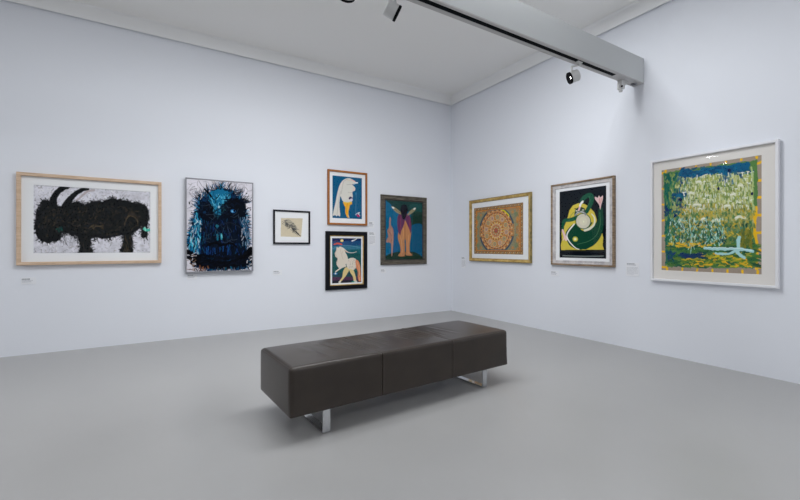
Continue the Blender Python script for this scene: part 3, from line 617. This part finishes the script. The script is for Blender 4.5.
def picture(name, wall, u0, u1, z0, z1, prof, mats, label, art, inner=None, matm='matboard', dmat=0.015, dglass=None, lip=0.02, group=None, liner=None, cat='picture', artname='artwork'):
    """wall 'b': u is world x; wall 'r': u is world y (u0 = left as seen)"""
    W = abs(u1-u0); H = z1-z0; uc = (u0+u1)/2
    root = empty(name, (uc, -0.003, z0) if wall == 'b' else (-0.003, uc, z0), 0 if wall == 'b' else -math.pi/2)
    tag(root, label, cat, group)
    def loc(u): return (u-uc) if wall == 'b' else -(u-uc)
    rail_frame('frame', W, H, prof, mats, root)
    if liner: rail_liner(W, H, liner, root)
    bm = bmesh.new(); box(bm, -W/2+lip*.6, W/2-lip*.6, -dmat+.0065, -.001, lip*.6, H-lip*.6); from_bm('backing_board', bm, M['matboard'], root)
    if inner:
        a, b, c, d = inner; x0, x1 = loc(a), loc(b); iz0, iz1 = c-z0, d-z0
        mat_board(W, H, (x0, x1, iz0, iz1), dmat, M[matm], root, lip*.9)
        paint_mesh(artname, art, x0-.002, x1+.002, iz0-.002, iz1+.002, -(dmat-.0035), root, .002)
    else:
        paint_mesh(artname, art, -W/2+lip, W/2-lip, lip, H-lip, -dmat, root, .006)
    if dglass:
        bm = bmesh.new(); box(bm, -W/2+lip, W/2-lip, -dglass-.001, -dglass+.001, lip, H-lip)
        # a single front pane face is enough for a thin sheet, keep the slab thin
        bmesh.ops.delete(bm, geom=[f for f in bm.faces if f.calc_center_median().y > -dglass+.0005], context='FACES_ONLY')
        from_bm('glass_pane', bm, M['glass'], root)
    return root
def rail_liner(W, H, liner, root):
    t0, t1, d0, d1, m = liner
    bm = bmesh.new(); R = []
    for t, d in ((t0, d0-.008), (t0, d0), (t1, d1), (t1, d1-.006)):
        R.append([bm.verts.new(p) for p in ((-W/2+t, -d, t), (W/2-t, -d, t), (W/2-t, -d, H-t), (-W/2+t, -d, H-t))])
    for k in range(4):
        a, b = R[k], R[(k+1) % 4]
        for j in range(4): bm.faces.new((a[j], a[(j+1) % 4], b[(j+1) % 4], b[j]))
    from_bm('frame_liner', bm, M[m], root)
def flat_prof(w_, d, dm, mi=0, r=.003):
    return [(0, 0, mi), (0, d-r, mi), (r, d, mi), (w_-r, d, mi), (w_, d-r, mi), (w_, dm-.004, mi), (w_-.006, dm-.012, mi), (w_-.006, 0, mi)]

picture('framed_picture', 'b', -6.130, -4.756, 1.003, 2.036, flat_prof(.036, .048, .018), [M['oak']],
        'wide picture of a shaggy black goat-like beast, light oak frame, leftmost on the wall', art_goat(),
        inner=(-5.992, -4.880, 1.138, 1.906), dmat=.016, dglass=.034, lip=.032)
picture('framed_picture', 'b', -4.485, -3.634, 0.868, 2.122, flat_prof(.012, .062, .05), [M['aluminium']],
        'blue and black splattered painting of a huge face in a thin grey frame, without mat', art_face(), dmat=.052, lip=.014)
picture('framed_picture', 'b', -3.345, -2.788, 1.254, 1.760, flat_prof(.024, .03, .014), [M['blackframe']],
        'smallest picture, dark leaf-like sketch on cream paper in a thin black frame', art_sketch(),
        inner=(-3.235, -2.895, 1.358, 1.645), dmat=.012, dglass=.022, lip=.02)
picture('framed_picture', 'b', -2.503, -1.809, 1.565, 2.440, flat_prof(.030, .035, .016), [M['amber']],
        'white bird-like figure with yellow legs on blue, amber wood frame, above the black-framed picture', art_bird(),
        inner=(-2.418, -1.900, 1.672, 2.350), dmat=.014, dglass=.026, lip=.027)
picture('framed_picture', 'b', -2.535, -1.809, 0.527, 1.461, flat_prof(.068, .035, .02), [M['blackframe']],
        'pale centaur-like figure under a night sky, wide black frame, below the amber-framed picture', art_centaur(),
        inner=(-2.425, -1.912, .630, 1.351), dmat=.015, dglass=.022, lip=.075, liner=(.066, .080, .030, .020, 'gold'))
picture('framed_picture', 'b', -1.543, -0.596, 0.903, 2.108,
        [(0, 0, 0), (0, .03, 0), (.012, .038, 0), (.03, .030, 0), (.055, .034, 0), (.074, .028, 0), (.078, .014, 0), (.06, 0, 0)], [M['driftwood']],
        'winged standing figure with dark head on blue, weathered grey wood frame beside the corner', art_winged(), dmat=.018, dglass=.024, lip=.088, liner=(.074, .092, .028, .022, 'darklip'))
picture('framed_picture', 'r', -0.550, -1.925, 0.962, 2.036,
        [(0, 0, 1), (0, .034, 1), (.012, .042, 0), (.030, .036, 0), (.048, .030, 1), (.054, .024, 0), (.056, .012, 0), (.05, 0, 0)], [M['gold'], M['olive']],
        'orange and green mandala with concentric rings in a gilt frame, white mat', art_mandala(),
        inner=(-.655, -1.760, 1.092, 1.893), dmat=.014, dglass=.022, lip=.052)
picture('framed_picture', 'r', -2.282, -3.200, 0.957, 2.085,
        [(0, 0, 0), (0, .036, 0), (.006, .044, 0), (.020, .042, 0), (.026, .030, 1), (.050, .024, 1), (.062, .028, 1), (.070, .012, 1), (.06, 0, 1)], [M['brown'], M['silver']],
        'green dancing creature with a raised pink hand on black and yellow, brown and silver frame', art_dancer(),
        inner=(-2.408, -3.084, 1.062, 1.977), dmat=.014, dglass=.022, lip=.066)
picture('framed_picture', 'r', -3.622, -4.718, 0.829, 2.178, flat_prof(.024, .045, .018), [M['whiteframe']],
        'large green, yellow and blue abstract in a white frame with cream mat, rightmost picture', art_abstract(),
        inner=(-3.728, -4.590, .950, 2.060), matm='creammat', dmat=.016, dglass=.034, lip=.02)

# ------------------------------------------------------------------ wall labels
def wall_label(wall, u0, u1, z0, z1, label, lines):
    W = abs(u1-u0); H = z1-z0; uc = (u0+u1)/2
    root = empty('wall_label', (uc, -0.001, z0) if wall == 'b' else (-0.001, uc, z0), 0 if wall == 'b' else -math.pi/2)
    tag(root, label, 'label', 'small caption labels beside the pictures')
    bm = bmesh.new(); box(bm, -W/2, W/2, -.004, 0, 0, H, bev=.0008); from_bm('card', bm, M['label'], root)
    for k, (zf, xf0, xf1, hf, m) in enumerate(lines):   # broken up so that a line of print reads as words
        bm = bmesh.new(); r = random.Random(k*13+int(W*1e4)); x = -W/2+W*xf0; xe = -W/2+W*xf1; zc = H*zf; hh = H*hf/2
        while x < xe:
            x2 = min(x+r.uniform(.006, .018), xe)
            if x2-x > .002: box(bm, x, x2, -.0048, -.0041, zc-hh, zc+hh)
            x = x2+.003
        from_bm('print_line', bm, M[m], root)
T_, P_ = 'labeltext', 'labelpale'
cap = [(.74, .06, .62, .16, T_), (.52, .06, .8, .09, P_), (.34, .06, .7, .09, P_)]
wall_label('b', -6.10, -5.975, .79, .867, 'small white caption card below the goat-like beast picture', cap)
wall_label('b', -4.465, -4.345, .775, .850, 'small white caption card below the blue and black face painting', cap)
wall_label('b', -3.344, -3.215, .792, .866, 'small white caption card below the smallest black-framed sketch', cap)
big = [(.93, .08, .7, .06, T_), (.84, .08, .8, .045, T_)]+[(.66-.085*k, .08, .92-(.3 if k == 6 else 0), .03, P_) for k in range(7)]
wall_label('b', -1.765, -1.66, 1.525, 1.645, 'upper caption card, right of the amber-framed bird-like figure', cap)
wall_label('b', -1.765, -1.64, 1.235, 1.462, 'tall caption card at the top right of the black-framed centaur picture', big)
wall_label('b', -1.535, -1.435, .762, .836, 'small caption card below the grey-framed winged figure', cap)
wall_label('r', -0.30, -0.415, .825, 1.03, 'caption card at the lower left of the gilt-framed mandala', big)
wall_label('r', -2.255, -2.385, .795, .873, 'small caption card below the green dancing creature picture', cap)
wall_label('r', -3.325, -3.475, .862, 1.02, 'caption card between the green creature picture and the white-framed abstract', big)

# ------------------------------------------------------------------ bench
TH = 0.06211; BL, BW, ZB, ZT = 2.0, 0.635, 0.152, 0.463
bench = empty('leather_bench', (-4.10915-.02*math.cos(TH), -3.57515-.02*math.sin(TH), 0), TH)
tag(bench, 'long dark brown leather bench on chrome sled legs in the middle of the grey floor', 'bench')
S1, S2 = BL/3, 2*BL/3
def cushion():
    r = .028
    def axis(L, n, extra=()):
        c = list(np.linspace(r, L-r, n)); e = [r*(1-math.cos(t)) for t in np.linspace(0, math.pi/2, 6)[:-1]]
        c = e+c+[L-x for x in reversed(e)]
        for s in extra: c += [s+d for d in (-.014, -.010, -.007, -.004, -.002, 0, .002, .004, .007, .010, .014)]
        return np.array(sorted(set(round(float(v), 5) for v in c)))
    xs = axis(BL, 430, (S1, S2)); ys = axis(BW, 64); zs = axis(ZT-ZB, 24)
    H = ZT-ZB; bm = bmesh.new(); vd = {}
    rnd = random.Random(3)
    wr = []   # wrinkles on the seat: (x at mid width, y centre, half length, slant, curve, width, depth)
    for (x, yc, hl, sl, cv, wd, dp) in [
        (1.235, .40, .22, .16, .25, .011, .0065), (1.185, .36, .20, .18, .25, .010, .006), (1.135, .33, .17, .18, .2, .010, .005), (1.09, .32, .14, .16, .2, .009, .004), (1.285, .43, .22, .12, .3, .012, .006), (1.04, .34, .12, .1, .1, .011, .003),
        (.60, .30, .20, .10, .1, .012, .005), (.645, .34, .24, .05, .1, .010, .004), (.73, .30, .18, -.05, .1, .011, .0045), (.80, .33, .16, .06, .1, .013, .0035), (.52, .28, .16, .14, .1, .013, .003), (.87, .40, .14, .1, .1, .014, .003), (.40, .36, .16, .2, .1, .02, .002), (1.50, .35, .2, .1, .1, .02, .002), (1.38, .28, .14, -.08, .1, .012, .003), (.25, .3, .18, .15, .1, .025, .002)]:
        wr.append((x, yc, hl, sl, cv, wd*1.3, dp*1.5))
    def shape(x, y, z):
        # rounded box
        ix = min(max(x, r), BL-r); iy = min(max(y, r), BW-r); iz = min(max(z, r), H-r)
        d = Vector((x-ix, y-iy, z-iz))
        p = Vector((x, y, z))
        if d.length > 1e-9:
            p = Vector((ix, iy, iz))+d.normalized()*max(abs(d.x), abs(d.y), abs(d.z))
            if z < H/2: kz = .3+.5*min(1, z/.1); p.z = z+(p.z-z)*.3; p.x = x+(p.x-x)*kz; p.y = y+(p.y-y)*kz
        # soft upholstery bulge per panel
        seg = 0 if x < S1 else (1 if x < S2 else 2); a, b = [(0, S1), (S1, S2), (S2, BL)][seg]
        tx = (x-a)/(b-a); pu = (4*tx*(1-tx))**.35 if 0 < tx < 1 else 0
        ty = y/BW; tz = z/H; py = (4*ty*(1-ty))**.5 if 0 < ty < 1 else 0; pz = (4*tz*(1-tz))**.5 if 0 < tz < 1 else 0
        top = z >= H-1e-6; 
        if top:
            dz = .010*pu*py-.004
            dz -= .012*math.exp(-((x-BL/2)/.5)**2)*py
            for (wx, yc, hl, sl, cv, wd, dp) in wr:
                u = (y-yc)/hl
                if abs(u) < 1:
                    c = wx-sl*(y-yc)+cv*(y-yc)**2*2
                    t = (x-c)/wd
                    if abs(t) < 3: dz += 1.5*dp*(math.exp(-t*t)-.7*math.exp(-(t-1.3)**2))*(1-u*u)
            p.z += dz
        if y <= 1e-6: p.y -= .005*pu*pz
        if y >= BW-1e-6: p.y += .005*pu*pz
        if x <= 1e-6: p.x -= .008*py*pz
        if x >= BL-1e-6: p.x += .008*py*pz
        # seam groove with lips
        for s in (S1, S2):
            g = abs(x-s)
            if g < .02 and z > 1e-6:
                dd = -.005*math.exp(-(g/.0028)**2)+.0018*math.exp(-((g-.008)/.004)**2)
                if top: p.z += dd*.25
                elif y <= 1e-6: p.y -= dd
                elif y >= BW-1e-6: p.y += dd
        return p
    def V(i, j, k):
        key = (i, j, k)
        if key not in vd: vd[key] = bm.verts.new(shape(float(xs[i]), float(ys[j]), float(zs[k])))
        return vd[key]
    nx, ny, nz = len(xs)-1, len(ys)-1, len(zs)-1
    for i in range(nx):
        for j in range(ny):
            bm.faces.new((V(i, j, nz), V(i+1, j, nz), V(i+1, j+1, nz), V(i, j+1, nz))); bm.faces.new((V(i, j, 0), V(i, j+1, 0), V(i+1, j+1, 0), V(i+1, j, 0)))
        for k in range(nz):
            bm.faces.new((V(i, 0, k), V(i+1, 0, k), V(i+1, 0, k+1), V(i, 0, k+1))); bm.faces.new((V(i, ny, k), V(i, ny, k+1), V(i+1, ny, k+1), V(i+1, ny, k)))
    for j in range(ny):
        for k in range(nz):
            bm.faces.new((V(0, j, k), V(0, j, k+1), V(0, j+1, k+1), V(0, j+1, k))); bm.faces.new((V(nx, j, k), V(nx, j+1, k), V(nx, j+1, k+1), V(nx, j, k+1)))
    for v in bm.verts: v.co.z += ZB
    return bm
from_bm('seat_cushion', cushion(), M['leather'], bench, True)
def sled(u):
    wd, t, y0, y1, top = .052, .010, .012, BW-.012, ZB+.004
    bm = bmesh.new(); out = [(y0, 0), (y1, 0), (y1, top), (y0, top)]; c = .006
    def ring(off):
        a, b, z0, z1 = y0+off, y1-off, off, top-off; k = c if off == 0 else .002; pts = []
        for (cy, cz, s0) in ((a+k, z0+k, 180), (b-k, z0+k, 270), (b-k, z1-k, 0), (a+k, z1-k, 90)):
            for t_ in range(0, 91, 30): pts.append((cy+k*math.cos(math.radians(s0+t_)), cz+k*math.sin(math.radians(s0+t_))))
        return pts
    O, I = ring(0), ring(t); rows = []
    for x, P in ((u, O), (u+wd, O), (u+wd, I), (u, I)): rows.append([bm.verts.new((x, y, z)) for y, z in P])
    n = len(O)
    for a in range(4):
        A_, B_ = rows[a], rows[(a+1) % 4]
        for j in range(n): bm.faces.new((A_[j], A_[(j+1) % n], B_[(j+1) % n], B_[j]))
    es = [e for e in bm.edges if e.calc_face_angle(0) > 1.2]
    bmesh.ops.bevel(bm, geom=es, offset=.0012, segments=2, affect='EDGES')
    return bm
for u in (.22, 1.692): from_bm('leg', sled(u), M['chrome'], bench)

# ------------------------------------------------------------------ lighting beam
beam = empty('lighting_beam', (-5.0, -3.47, 3.10))
tag(beam, 'long grey lighting beam with a black track, running overhead into the right wall', 'beam')
bm = bmesh.new()
X1 = 4.998   # local x of the wall end
# hollow channel underside: two lips with a slot for the track (local y: -.06 near viewer side, +.058 far side)
box(bm, -9.0, X1, -.060, .058, .012, .290)
body = from_bm('beam_body', bm, M['beam'], beam)
bm = bmesh.new()
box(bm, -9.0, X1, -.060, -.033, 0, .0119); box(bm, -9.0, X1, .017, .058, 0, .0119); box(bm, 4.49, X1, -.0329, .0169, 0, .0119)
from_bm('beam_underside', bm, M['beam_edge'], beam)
bm = bmesh.new(); box(bm, -9.0, 4.489, -.0325, .0165, .003, .0118)
box(bm, -9.0, 4.489, -.012, -.004, .001, .003)
from_bm('power_track', bm, M['track'], beam)
bm = bmesh.new()
bmesh.ops.create_cone(bm, cap_ends=True, segments=24, radius1=.036, radius2=.033, depth=.008, matrix=Matrix.Translation((4.915, .008, -.004)) @ Matrix.Diagonal((1.3, .9, 1, 1)))
plate = from_bm('cover_plate', bm, M['aluminium'], beam)
bm = bmesh.new()
for k in (-1, 0, 1): box(bm, 4.895+k*.02, 4.903+k*.02, -.012, .026, -.0095, -.0081)
from_bm('slot', bm, M['black'], plate)

def cyl(bm, p0, p1, r0, r1=None, seg=32, caps=True, mi=0):
    p0, p1 = Vector(p0), Vector(p1); d = p1-p0; r1 = r0 if r1 is None else r1
    q = d.to_track_quat('Z', 'Y').to_matrix().to_4x4()
    r = bmesh.ops.create_cone(bm, cap_ends=caps, segments=seg, radius1=r0, radius2=r1, depth=d.length, matrix=Matrix.Translation((p0+p1)/2) @ q)
    for f in set(f for v in r['verts'] for f in v.link_faces): f.material_index = mi
def track_spot(head, n, label, power, cone, bx):
    n = Vector(n).normalized(); H = Vector(head)
    base = Vector((bx, -3.478, 3.101)); root = empty('track_spotlight', base); tag(root, label, 'spotlight', 'white track spotlights under the grey beam')
    h = H-base           # lens centre, local
    bm = bmesh.new(); box(bm, -.035, .035, -.014, .014, -.012, 0, bev=.002); cyl(bm, (0, 0, -.03), (0, 0, -.010), .020)
    from_bm('track_adapter', bm, M['lampbody'], root)
    back = h-n*.085; side = n.cross(Vector((0, 0, 1))).normalized(); up = side.cross(n)
    piv = h-n*.04+up*.060
    bm = bmesh.new(); box(bm, -.012, .012, -.012, .012, -.042, -.028, bev=.002); cyl(bm, (0, 0, -.036), (piv.x, piv.y, -.040), .0085); cyl(bm, (piv.x, piv.y, -.034), piv, .0095); cyl(bm, piv+side*.012, piv-side*.012, .012, seg=16)
    from_bm('bracket', bm, M['lampbody'], root)
    # open-fronted housing
    R = .058; seg = 40; bm = bmesh.new(); prof_ = [(back, .046), (back, .052), (back+n*.006, R), (h, R), (h+n*.0015, R-.002), (h, R-.004), (h-n*.012, R-.006)]
    rows = []
    for c, rr in prof_: rows.append([bm.verts.new(c+side*rr*math.cos(2*math.pi*k/seg)+up*rr*math.sin(2*math.pi*k/seg)) for k in range(seg)])
    for a, b in zip(rows[:-1], rows[1:]):
        for k in range(seg): bm.faces.new((a[k], a[(k+1) % seg], b[(k+1) % seg], b[k]))
    bm.faces.new(rows[0][::-1]); from_bm('lamp_housing', bm, M['lampbody'], root)
    bm = bmesh.new(); rows = []
    for c, rr in ((h+n*.015, R+.001), (h+n*.017, R-.005), (h-n*.010, .026), (h-n*.014, .0205)):
        rows.append([bm.verts.new(c+side*rr*math.cos(2*math.pi*k/seg)+up*rr*math.sin(2*math.pi*k/seg)) for k in range(seg)])
    rows.insert(0, [bm.verts.new(h-n*.003+side*(R+.0012)*math.cos(2*math.pi*k/seg)+up*(R+.0012)*math.sin(2*math.pi*k/seg)) for k in range(seg)])
    for a, b in zip(rows[:-1], rows[1:]):
        for k in range(seg): bm.faces.new((a[k], a[(k+1) % seg], b[(k+1) % seg], b[k]))
    from_bm('baffle_ring', bm, M['black'], root)
    bm = bmesh.new(); cyl(bm, h-n*.018, h-n*.011, .021, seg=32); from_bm('lens', bm, M['lens'], root)
    s = spot('spot_light', H+n*.012, H+n*.5, power, cone, .9, .03); s.parent = root; s.location = h+n*.012
    return root
LBL = ['white track spotlight with its lit lens showing, near the wall end of the beam',
       'white track spotlight seen side-on with a black rim, left of the beam',
       'white track spotlight showing only its dark rim tip at the top edge']
for (hd, n, p, c), lb, bx in zip(SPOTS, LBL, (-1.13, -3.33, -3.76)): track_spot(hd, n, lb, p, c, bx)

# small white fitting hanging under the wall end of the beam
fit = empty('sensor_fitting', (-.30, -3.437, 3.10)); tag(fit, 'small white angular fitting with a dark eye hanging under the wall end of the beam', 'fitting')
bm = bmesh.new(); box(bm, -.035, .085, -.028, .028, -.018, -.0005, bev=.003); cyl(bm, (.055, -.02, -.03), (.055, .02, -.03), .014, seg=16); from_bm('mounting_plate', bm, M['lampbody'], fit)
bm = bmesh.new(); box(bm, -.035, .022, -.032, .032, -.10, -.016, bev=.006); cyl(bm, (-.010, 0, -.096), (-.018, -.004, -.125), .024, .019); from_bm('housing', bm, M['lampbody'], fit)
bm = bmesh.new(); cyl(bm, (-.040, -.030, -.078), (-.026, -.020, -.078), .010, seg=20); from_bm('sensor_eye', bm, M['black'], fit)

# ------------------------------------------------------------------ unseen ceiling fixtures: panels added to light the room, and downlights
PL = ['above the bench beside the beam', 'between the bench and the left-hand wall', 'behind the viewer', 'in the far corner behind the viewer', 'farthest beyond the goat-like beast picture', 'behind the viewer, beside the right-hand wall']
for (x, y, sx, sy, p), lb in zip(FILL_PANELS, PL):
    t = empty('added_fill_panel', (x, y, ZC)); tag(t, 'slim added fill-light panel on the ceiling, '+lb, 'ceiling light', 'added fill light panels')  # invented fixture around each fill light, out of view
    hx, hy = sx/2, sy/2
    bm = bmesh.new(); box(bm, -hx-.04, hx+.04, -hy-.03, hy+.03, -.032, -.0005, bev=.003); from_bm('fill_panel_housing', bm, M['lampbody'], t)
    bm = bmesh.new(); box(bm, -hx, hx, -hy, hy, -.036, -.0325); from_bm('diffuser', bm, M['panel'], t)
for x, y, lb in ((-9.49, -.44, 'nearest to the goat-like beast picture'), (-10.17, -.38, 'middle one of the row'), (-11.7, -.2, 'farthest along the row')):
    t = empty('ceiling_downlight', (x, y, ZC)); tag(t, 'small square recessed downlight above the left-hand wall, '+lb, 'ceiling light', 'small square ceiling downlights')
    bm = bmesh.new(); box(bm, -.15, .15, -.15, .15, -.02, -.0005, bev=.002); from_bm('trim_ring', bm, M['lampbody'], t)
    bm = bmesh.new(); box(bm, -.12, .12, -.12, .12, -.023, -.0205); from_bm('diffuser', bm, M['downlight'], t)
